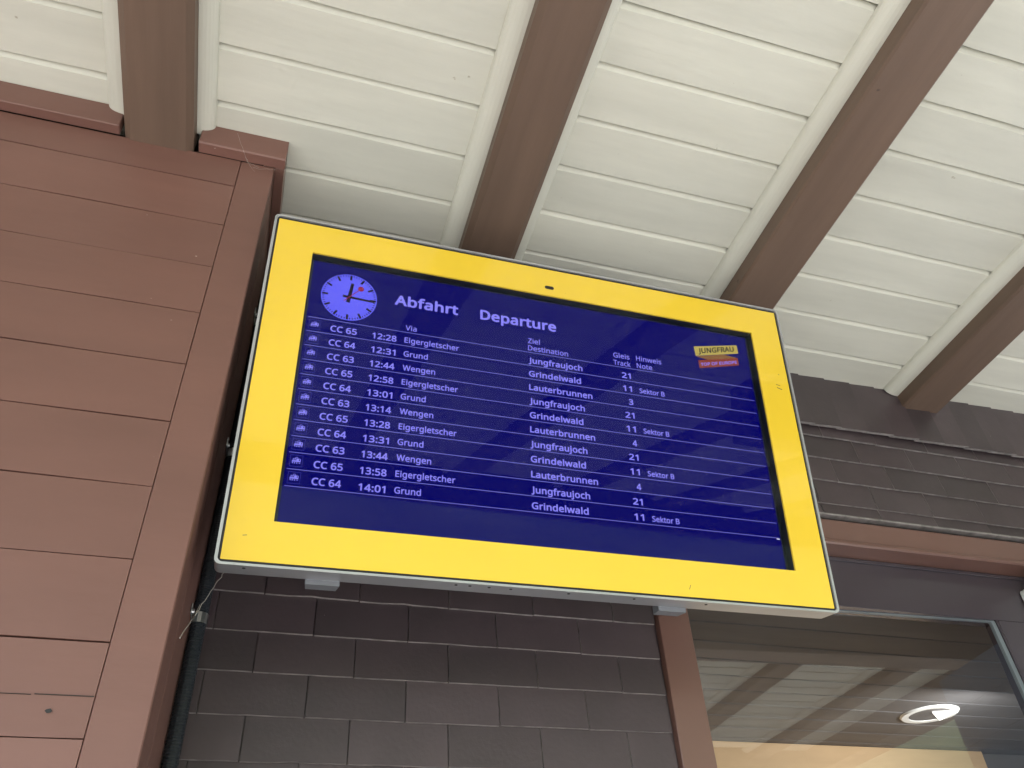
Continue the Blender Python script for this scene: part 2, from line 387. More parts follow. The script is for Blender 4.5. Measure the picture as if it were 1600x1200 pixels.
# ------------------------------------------------------------------ shingle wall
YS = 1.612
sw = empty('shingle_wall', (1.2, YS, 0), 'dark grey-brown shingle wall behind the screen with a flared top course', 'wall')
parts = []
SP, CO = .1906, .0792
def shingle_mesh(wd, ht, seed, chip=False):
    rnd = random.Random(seed)
    b = bmesh.new(); g = .0012
    j = lambda s=.0006: rnd.uniform(-s, s)
    # lower edge stands proud, upper end tucks under the course above
    yb, yt, th = -.0100, -.0015, .0072
    n = 4
    F_, K = [], []
    bot = [(g + (wd-2*g)*k/n + (j() if 0 < k < n else 0), j(.0005)) for k in range(n+1)]
    top = [(g+(wd-2*g)*k/n, ht) for k in range(n+1)]
    if chip: bot[2] = (bot[2][0], .0022); bot[3] = (bot[3][0]-.6*wd/n, .0006)
    fb = [b.verts.new((x, yb, z)) for x, z in bot]; ft = [b.verts.new((x, yt, z)) for x, z in top]
    kb = [b.verts.new((x, yb+th, z)) for x, z in bot]
    for k in range(n):
        b.faces.new((fb[k], fb[k+1], ft[k+1], ft[k])); b.faces.new((kb[k], kb[k+1], fb[k+1], fb[k]))
    tb0 = b.verts.new((top[0][0], yt+th, ht)); tb1 = b.verts.new((top[-1][0], yt+th, ht))
    b.faces.new((fb[0], ft[0], tb0, kb[0])); b.faces.new((fb[-1], kb[-1], tb1, ft[-1]))
    b.faces.ensure_lookup_table()
    for i_, f_ in enumerate(b.faces):
        if i_ >= 2*n or i_ % 2 == 1: f_.material_index = 1
    bmesh.ops.recalc_face_normals(b, faces=b.faces[:])
    me = bpy.data.meshes.new('shingle'); b.to_mesh(me); b.free(); me.materials.append(M_shin); me.materials.append(M_edge)
    return me
smesh = {}
random.seed(21)
def lay(x0, x1, z, ht):
    """one course of shingles between x0 and x1, lower edges at z"""
    k = round((z-.7203)/CO); base = -.003 if k % 2 == 0 else .102
    i0 = math.floor((x0-base)/SP)
    i = i0
    while base + i*SP < x1-.004:
        a = max(x0, base+i*SP); c = min(x1, base+(i+1)*SP)
        if c-a > .01:
            key = (round(c-a, 3), round(ht, 3), random.randrange(9))
            if key not in smesh: smesh[key] = shingle_mesh(c-a, ht, (int((c-a)*1000)*7 + key[2]*131) & 0xffff, key[2] == 3)
            o = bpy.data.objects.new('shingle', smesh[key]); COL.objects.link(o)
            o.location = (a, YS + random.uniform(-.0008, .0008), z+CZ+random.uniform(-.0007, .0007))
            o.rotation_euler = (0, random.uniform(-.003, .003), random.uniform(-.004, .004))
            parts.append(o)
        i += 1
XL, XT = -.124, .868                 # inner corner, window trim
z = .7203 + 8*CO
rows = []
while z > -.2: rows.append(z); z -= CO
for z in rows:
    if z > 1.07: lay(XL, 2.48, z, CO+.012)
    else: lay(XL, XT-.006, z, CO+.012)
# the cut starter course over the window head
lay(XT-.006, 2.48, 1.0783, .052)
# flared top course of narrow slates, each lapping the next
random.seed(5)
x = -.124; n = 0
i = 0
x = 1.431 - .0945*16.45
while x < 2.55:
    wd = .0945; dz = random.uniform(-.0014, .0014); b = bmesh.new()
    y0, y1, th = 1.583, 1.602, .006
    lap = .010; sk = .016
    v = [(x, y0+.005, 1.386+dz), (x+wd+lap, y0, 1.386+dz), (x+wd+lap+sk, y1-.002, 1.592), (x+sk, y1+.003, 1.592)]
    A = [b.verts.new(q) for q in v]; B = [b.verts.new((q[0], q[1]+(.010 if n_ < 2 else .005), q[2])) for n_, q in enumerate(v)]
    b.faces.new(A); b.faces.new(B[::-1])
    for q in range(4):
        f_ = b.faces.new((A[q], B[q], B[(q+1) % 4], A[(q+1) % 4])); f_.material_index = 1
    o = mesh_obj('top_shingle', b, M_shin, loc=(0, 0, CZ)); o.data.materials.append(M_edge)
    # keep texture offsets local
    parts.append(o); x += wd
# backing walls around the window opening
parts.append(mesh_obj('wall_backing', nb((-.15, YS+.006, 1.02), (4.2, YS+.03, 1.59)), M_shin, loc=(0, 0, CZ)))
parts.append(mesh_obj('wall_backing', nb((-.15, YS+.006, -1.598), (.90, YS+.03, 1.018)), M_shin, loc=(0, 0, CZ)))
adopt(sw, parts)

# ------------------------------------------------------------------ projecting wall on the right (outside the frame, seen in the glass)
M_end = painted('blue_grey_paint', (.17, .21, .30), rough=.5, var=.06)
rw = empty('end_wall', (2.6, .74, 0), 'blue-grey timber end wall projecting at the right end of the platform', 'wall')
pp = []
z = -1.598
while z < .95:
    pp.append(mesh_obj('plank', nb((2.50, .74, z), (2.62, 1.60, z+.124), .001), M_end, loc=(0, 0, CZ))); z += .126
adopt(rw, pp)

# ------------------------------------------------------------------ window
win = empty('station_window', (1.6, 1.65, .6), 'large dark-framed station window reflecting the canopy, right of the screen', 'window')
pp = []
YP = 1.650
pp.append(mesh_obj('side_trim', nb((.870, 1.596, -1.2), (.949, 1.70, 1.030), .0015), M_trim, loc=(0, 0, CZ)))
# header with a small rounded lip at its foot
hy = 1.582
prof = [(hy+.012, 1.056), (hy+.004, 1.050), (hy+.004, .9905), (hy, .989), (hy-.0025, .985), (hy-.0025, .9785), (hy+.001, .9745), (1.70, .9745), (1.70, 1.056)]
pp.append(mesh_obj('header_trim', prism(prof, 'x', .9495, 3.4), M_trim, loc=(0, 0, CZ)))
pp.append(mesh_obj('drip_strip', nb((.87, 1.588, 1.0685), (3.4, 1.611, 1.0745), .001), M_edge, loc=(0, 0, CZ)))
pp.append(mesh_obj('head_panel', nb((.9495, YP, .833), (3.4, 1.70, .974), .001), M_panel, loc=(0, 0, CZ)))
pp.append(mesh_obj('panel_bead', nb((.9495, YP-.006, .9625), (3.4, YP-.0005, .9738), .0015), M_panel, loc=(0, 0, CZ)))
pp.append(mesh_obj('right_panel', nb((1.943, YP, -.6), (3.4, 1.70, .8325), .001), M_panel, loc=(0, 0, CZ)))
# pane, tilted a little like a sash left on the latch
g, tl = math.radians(-2.008), math.radians(1.316)
C = Vector((1.35, 1.681, .714)); nrm = Vector((math.sin(g)*math.cos(tl), -math.cos(g)*math.cos(tl), math.sin(tl)))
gx = Vector((math.cos(g), math.sin(g), 0)); gz = gx.cross(-nrm)
def on_pane(px, py):
    d = ray(px, py); k = C.dot(nrm)/d.dot(nrm); q = d*k-C; return q.dot(gx), q.dot(gz)
x1, z1 = on_pane(1546, 971); x0 = -.41; z0 = -1.2
def on_g(x, z, o=0): return C + gx*x + gz*z + nrm*o
def ring(name, x0, z0, x1, z1, wd, o0, o1, m, rad=.018):
    """frame with rounded upper right corner"""
    def outline(inset):
        r = max(rad-inset, .004); P = [(x0+inset, z0+inset)]
        P.append((x1-inset, z0+inset))
        for k in range(7):
            a = math.pi/2*k/6; P.append((x1-inset-r+r*math.cos(a), z1-inset-r+r*math.sin(a)))
        P.append((x0+inset, z1-inset)); return P
    O, I = outline(0), outline(wd); b = bmesh.new(); n = len(O)
    vo = [b.verts.new(on_g(*q, o1)) for q in O]; vi = [b.verts.new(on_g(*q, o1)) for q in I]
    vo2 = [b.verts.new(on_g(*q, o0)) for q in O]; vi2 = [b.verts.new(on_g(*q, o0)) for q in I]
    for k in range(n):
        j = (k+1) % n
        b.faces.new((vo[k], vo[j], vi[j], vi[k])); b.faces.new((vo2[k], vi2[k], vi2[j], vo2[j]))
        b.faces.new((vo[k], vo2[k], vo2[j], vo[j])); b.faces.new((vi[k], vi[j], vi2[j], vi2[k]))
    return mesh_obj(name, b, m, loc=(0, 0, CZ))
pp.append(ring('seal', x0, z0, x1+.012, z1+.010, .013, -.004, .006, M_seal))
pp.append(ring('sash_bead', x0, z0, x1+.020, z1+.016, .007, -.010, .010, M_panel, .022))
b = bmesh.new(); vv = [b.verts.new(on_g(*q, .001)) for q in ((x0, z0), (x1, z0), (x1, z1), (x0, z1))]; b.faces.new(vv)
pane = mesh_obj('pane', b, M_glass, loc=(0, 0, CZ)); pp.append(pane)
adopt(win, pp)
# sill wall below the window
tag(mesh_obj('sill_wall', nb((.95, 1.64, 0), (3.4, 1.75, .55), .003), M_wall), 'brown panelled base below the station window', 'wall')

# ------------------------------------------------------------------ room behind the window
ZC = 1.0
room = empty('waiting_room', (2.2, 2.5, 0), 'dim room behind the window with a boarded ceiling', 'room')
pp = []
ys = [1.735]
y = 2.174-.147*2
while y < 3.45:
    pp.append(mesh_obj('ceiling_board', nb((.75, y+.003, ZC), (4.3, y+.144, ZC+.02), .002), M_int, loc=(0, 0, CZ))); y += .147
pp.append(mesh_obj('ceiling_backing', nb((.7, 1.72, ZC+.021), (4.35, 3.6, ZC+.05)), M_dark, loc=(0, 0, CZ)))
pp.append(mesh_obj('timber_panel', nb((.72, 3.400, -.6), (3.52, 3.44, ZC-.001), .002), M_ora, loc=(0, 0, CZ)))
pp.append(mesh_obj('inner_wall', nb((.70, 3.441, -1.5), (4.35, 3.5, ZC+.02)), M_igrey, loc=(0, 0, CZ)))
pp.append(mesh_obj('inner_wall', nb((.68, 1.72, -1.5), (.749, 3.44, ZC+.02)), M_igrey, loc=(0, 0, CZ)))
pp.append(mesh_obj('inner_wall', nb((4.301, 1.72, -1.5), (4.36, 3.44, ZC+.02)), M_igrey, loc=(0, 0, CZ)))
pp.append(mesh_obj('room_floor', nb((.7, 1.75, -1.58), (4.3, 3.5, -1.55)), M_igrey, loc=(0, 0, CZ)))
adopt(room, pp)
# downlight
def cone(b, r1, z1, r2, z2, n=40):
    A = [b.verts.new((r1*math.cos(2*math.pi*k/n), r1*math.sin(2*math.pi*k/n), z1)) for k in range(n)]
    B = [b.verts.new((r2*math.cos(2*math.pi*k/n), r2*math.sin(2*math.pi*k/n), z2)) for k in range(n)]
    for k in range(n): b.faces.new((A[k], A[(k+1) % n], B[(k+1) % n], B[k]))
    return A, B
M_ring = painted('white_enamel', (.8, .82, .82), rough=.35, var=.02)
for lx, lab in ((2.80, 'round white recessed downlight in the boarded ceiling behind the window'), (1.20, 'added unseen downlight behind the window trim, brightening the timber panel')):  # the second one is added out of view to light the timber panel
    dl = empty('downlight', (lx, 2.90, CZ+ZC), lab, 'light')
    b = bmesh.new(); cone(b, .122, -.001, .116, -.008); cone(b, .116, -.008, .088, -.007)
    cone(b, .088, -.007, .086, .002)
    mesh_obj('trim_ring', b, M_ring, parent=dl, smooth=True)
    b = bmesh.new(); A, B = cone(b, .0855, -.0055, .052, -.0020); b.faces.new(B)
    mesh_obj('reflector', b, M_igrey, parent=dl, smooth=False)
    m_lamp, t_, b_ = mat('lamp_glare'); b_.inputs['Base Color'].default_value = (.8, .8, .8, 1); b_.inputs['Emission Color'].default_value = (1, .97, .92, 1); b_.inputs['Emission Strength'].default_value = 1.2
    b = bmesh.new(); vv = [b.verts.new(q) for q in ((-.015, -.035, -.010), (.080, -.075, -.012), (.086, .045, -.012))]  # glowing wedge drawn as the lamp's glare inside the ring
    vv2 = [b.verts.new((v.co.x, v.co.y, -.006)) for v in vv]
    b.faces.new(vv[::-1]); b.faces.new(vv2)
    for k in range(3): b.faces.new((vv[k], vv[(k+1) % 3], vv2[(k+1) % 3], vv2[k]))
    mesh_obj('lamp_glare', b, m_lamp, parent=dl)
    ld = bpy.data.lights.new('panel_fill', 'AREA'); ld.shape = 'DISK'; ld.size = .12; ld.energy = 2.3; ld.color = (1, .96, .90)  # fill light set off the lamp, added to brighten the timber panel
    lo = bpy.data.objects.new('panel_fill', ld); COL.objects.link(lo); lo.parent = dl; lo.location = (0, -.40, -.16); lo.rotation_euler = (math.radians(56), 0, 0)

# white box on the panel at the right edge
wb = tag(mesh_obj('wall_box', nb((0, -.10, -.22), (.24, -.001, 0), .004), M_white, loc=(2.062, YP, .926+CZ)),
         'light grey box on the dark panel at the right picture edge', 'box')

# ------------------------------------------------------------------ conduit and clips
b = bmesh.new(); n = 14; zz = -1.598; pts = []; k = 0
R = []
while zz < 1.60:
    r = (.0137, .0137, .0122, .0122)[k % 4]; R.append((zz, r)); zz += (.0019, .0010, .0012, .0010)[k % 4]; k += 1
prev = None
for zz, r in R:
    cur = [b.verts.new((r*math.cos(2*math.pi*q/n), r*math.sin(2*math.pi*q/n), zz)) for q in range(n)]
    if prev:
        for q in range(n): b.faces.new((prev[q], prev[(q+1) % n], cur[(q+1) % n], cur[q]))
    prev = cur
CX, CY = -.1095, 1.51
tag(mesh_obj('conduit', b, M_cond, loc=(CX, CY, CZ)), 'black corrugated cable conduit running up the corner behind the screen', 'conduit')
labs = ['topmost metal clip on the black conduit, beside the clock end of the screen', 'middle metal clip on the black conduit at half height of the screen',
        'metal clip on the black conduit just below the screen']
for zc, lab in zip((1.353, .978, .618), labs):
    e = empty('conduit_clip', (CX, CY, zc+CZ), lab, 'pipe clip', 'metal clips holding the black conduit')
    b = bmesh.new(); P = []
    hw = .0095
    prof = []
    for q in range(13):
        a = math.radians(-155 + 310*q/12 - 0)  # open side towards the wall
        prof.append((.0152*math.cos(a), .0152*math.sin(a)))
    inner = [(x*.92, y*.92) for x, y in prof]
    loop = prof + inner[::-1]
    prism(loop, 'z', -hw, hw, b)
    mesh_obj('band', b, M_zinc, parent=e, smooth=False)
    b = nb((-.0142, -.050, -hw), (-.0122, -.0125, hw), .0006); mesh_obj('tab', b, M_zinc, parent=e)
    b = bmesh.new(); tube(b, [(-.0125, -.034, 0), (-.0085, -.034, 0)], .0048, 10); mesh_obj('screw', b, M_zinc, parent=e)

# cobwebs
def web(name, pts, r, lab):
    b = bmesh.new()
    for P in pts: tube(b, P, r, 5)
    tag(mesh_obj(name, b, M_web), lab, 'cobweb')
def W(px, py, Y): q = on_y(px, py, Y); return (q.x, q.y, q.z+CZ)
rnd = random.Random(4)
def strand(a, c, n=9, s=.003):
    a, c = Vector(a), Vector(c)
    return [tuple(a.lerp(c, k/n) + Vector([rnd.uniform(-s, s)*(0 < k < n) for _ in range(3)])) for k in range(n+1)]
web('cobweb', [strand(W(352, 893, 1.44), W(337, 912, 1.42), 4, .002), strand(W(337, 912, 1.42), W(305, 960, 1.36), 7, .0015), strand(W(305, 960, 1.36), W(281, 997, 1.19), 4, .001), strand(W(305, 962, 1.36), W(312, 945, 1.46), 3, .001)], .0007,
    'wispy cobweb strand hanging from the screen corner to the conduit clip')
web('cobweb', [strand(W(371, 208, 1.160), W(387, 254, 1.150), 6, .0008), strand(W(387, 254, 1.150), W(405, 262, 1.158), 6, .002), strand(W(383, 246, 1.150), W(398, 268, 1.158), 5, .002), strand(W(395, 262, 1.155), W(432, 266, 1.158), 7, .002)], .00022,
    'fine cobweb thread under the head plate at the wall corner')

# ------------------------------------------------------------------ departure screen
ex = Vector((.99987901, .00871857, .01288202)); nn = Vector((.01071844, -.98633687, -.16439187)); ez = Vector((-.01127275, -.16451006, .98631099))
disp = bpy.data.objects.new('departure_screen', None); COL.objects.link(disp); disp.empty_display_size = .2
MM = Matrix((ex, -nn, ez)).transposed().to_4x4(); MM.translation = (.4998899, 1.2086263, .9792571+CZ)
disp.matrix_world = MM
tag(disp, 'yellow-framed blue departure screen hanging under the canopy', 'departure board')
HW, HH = .5925, .3660
def rrect(w, h, r, n=5):
    P = []
    for cx, cz, a0 in ((w-r, h-r, 0), (-w+r, h-r, 90), (-w+r, -h+r, 180), (w-r, -h+r, 270)):
        for k in range(n+1):
            a = math.radians(a0+90*k/n); P.append((cx+r*math.cos(a), cz+r*math.sin(a)))
    return P
def rring(name, o, i, y0, y1, m, smooth=False):
    b = bmesh.new(); n = len(o)
    A = [b.verts.new((x, y0, z)) for x, z in o]; B = [b.verts.new((x, y0, z)) for x, z in i]
    A2 = [b.verts.new((x, y1, z)) for x, z in o]; B2 = [b.verts.new((x, y1, z)) for x, z in i]
    for k in range(n):
        j = (k+1) % n
        b.faces.new((A[k], A[j], B[j], B[k])); b.faces.new((A2[k], B2[k], B2[j], A2[j])); b.faces.new((A[k], A2[k], A2[j], A[j])); b.faces.new((B[k], B[j], B2[j], B2[k]))
    return mesh_obj(name, b, m, parent=disp)
DEP = .047
rring('metal_frame', rrect(HW, HH, .010), rrect(HW-.0048, HH-.0040, .008), -.0035, DEP, M_alu)
rring('gasket', rrect(HW-.0049, HH-.0041, .007), rrect(.5836, .3571, .0015), .0005, .012, M_blk)
WX, WZ = .5090, .2865
rring('yellow_surround', rrect(.5835, .3570, .0014, 2), rrect(WX, WZ, .0006, 2), -.0006, .004, M_yel)
rring('bezel', rrect(WX+.004, WZ+.004, .0006, 2), rrect(WX, WZ, .0006, 2), .0042, .0215, M_bez)
mesh_obj('housing', nb((-HW+.003, .024, -HH+.003), (HW-.003, DEP-.001, HH-.003)), M_grey, parent=disp)
mesh_obj('back_box', nb((-.50, DEP, -.30), (.50, DEP+.06, .30), .01), M_grey, parent=disp)
mesh_obj('screen_glass', nb((-WX+.0002, .0012, -WZ+.0002), (WX-.0002, .0014, WZ-.0002)), M_sglass, parent=disp)
# black margin round the lit field
mesh_obj('screen_margin', nb((-WX, .0212, -WZ), (WX, .0235, WZ)), M_bez, parent=disp)
LY = .0208
scr = mesh_obj('screen', nb((-.5035, LY, -.2835), (.5025, LY+.0003, .2825)), M_scr, parent=disp)
# sensor slot
b = bmesh.new(); P = []
for cx, a0 in ((.0065, -90), (-.0065, 90)):
    for k in range(9):
        a = math.radians(a0+180*k/8); P.append((cx+.0042*math.cos(a), .0042*math.sin(a)))
prism(P, 'y', -.0012, .0005, b); sn = mesh_obj('sensor', b, M_blk, parent=disp); sn.location = (.0015, 0, .3075)
# mount flanges and wall arms
for fx in (-.415, .247):
    fl = mesh_obj('mount_flange', prism([(fx-.029, DEP-.001), (fx+.029, DEP-.001), (fx+.026, DEP+.030), (fx-.026, DEP+.030)], 'z', -.3745, .36), M_grey, parent=disp)
    mesh_obj('wall_arm', nb((fx-.02, DEP+.031, -.10), (fx+.02, .36, -.06), .002), M_grey, parent=disp)
# small scratches on the yellow surround
def flat(name, quads, m, parent, y):
    b = bmesh.new()
    for q in quads: b.faces.new([b.verts.new((x, y, z)) for x, z in q])
    return mesh_obj(name, b, m, parent=parent)
def stroke(x0, z0, x1, z1, w_):
    d = Vector((x1-x0, z1-z0)).normalized(); nx, nz = -d.y*w_/2, d.x*w_/2
    return [(x0-nx, z0-nz), (x1-nx, z1-nz), (x1+nx, z1+nz), (x0+nx, z0+nz)]
for q_ in [stroke(.549, .152, .560, .150, .0012), stroke(.550, .144, .563, .140, .0018), stroke(.560, .181, .563, .179, .001), stroke(.262, -.343, .266, -.334, .0009), stroke(-.555, -.315, -.548, -.314, .0009)]: flat('scratch', [q_], M_panel, disp, -.0009)
ls = mesh_obj('light_dirt', nb((.478, .0006, -.2235), (.485, .0009, -.2215)), M_white, parent=disp)
# small dark screw heads on the lower metal edge
for sx in (-.545, -.19, -.165, -.13, -.09, .02, .15, .30):
    b = bmesh.new(); tube(b, [(sx, .010, -HH+.0005), (sx, .010, -HH-.0009)], .0028, 8)
    mesh_obj('screw_head', b, M_blk, parent=disp)

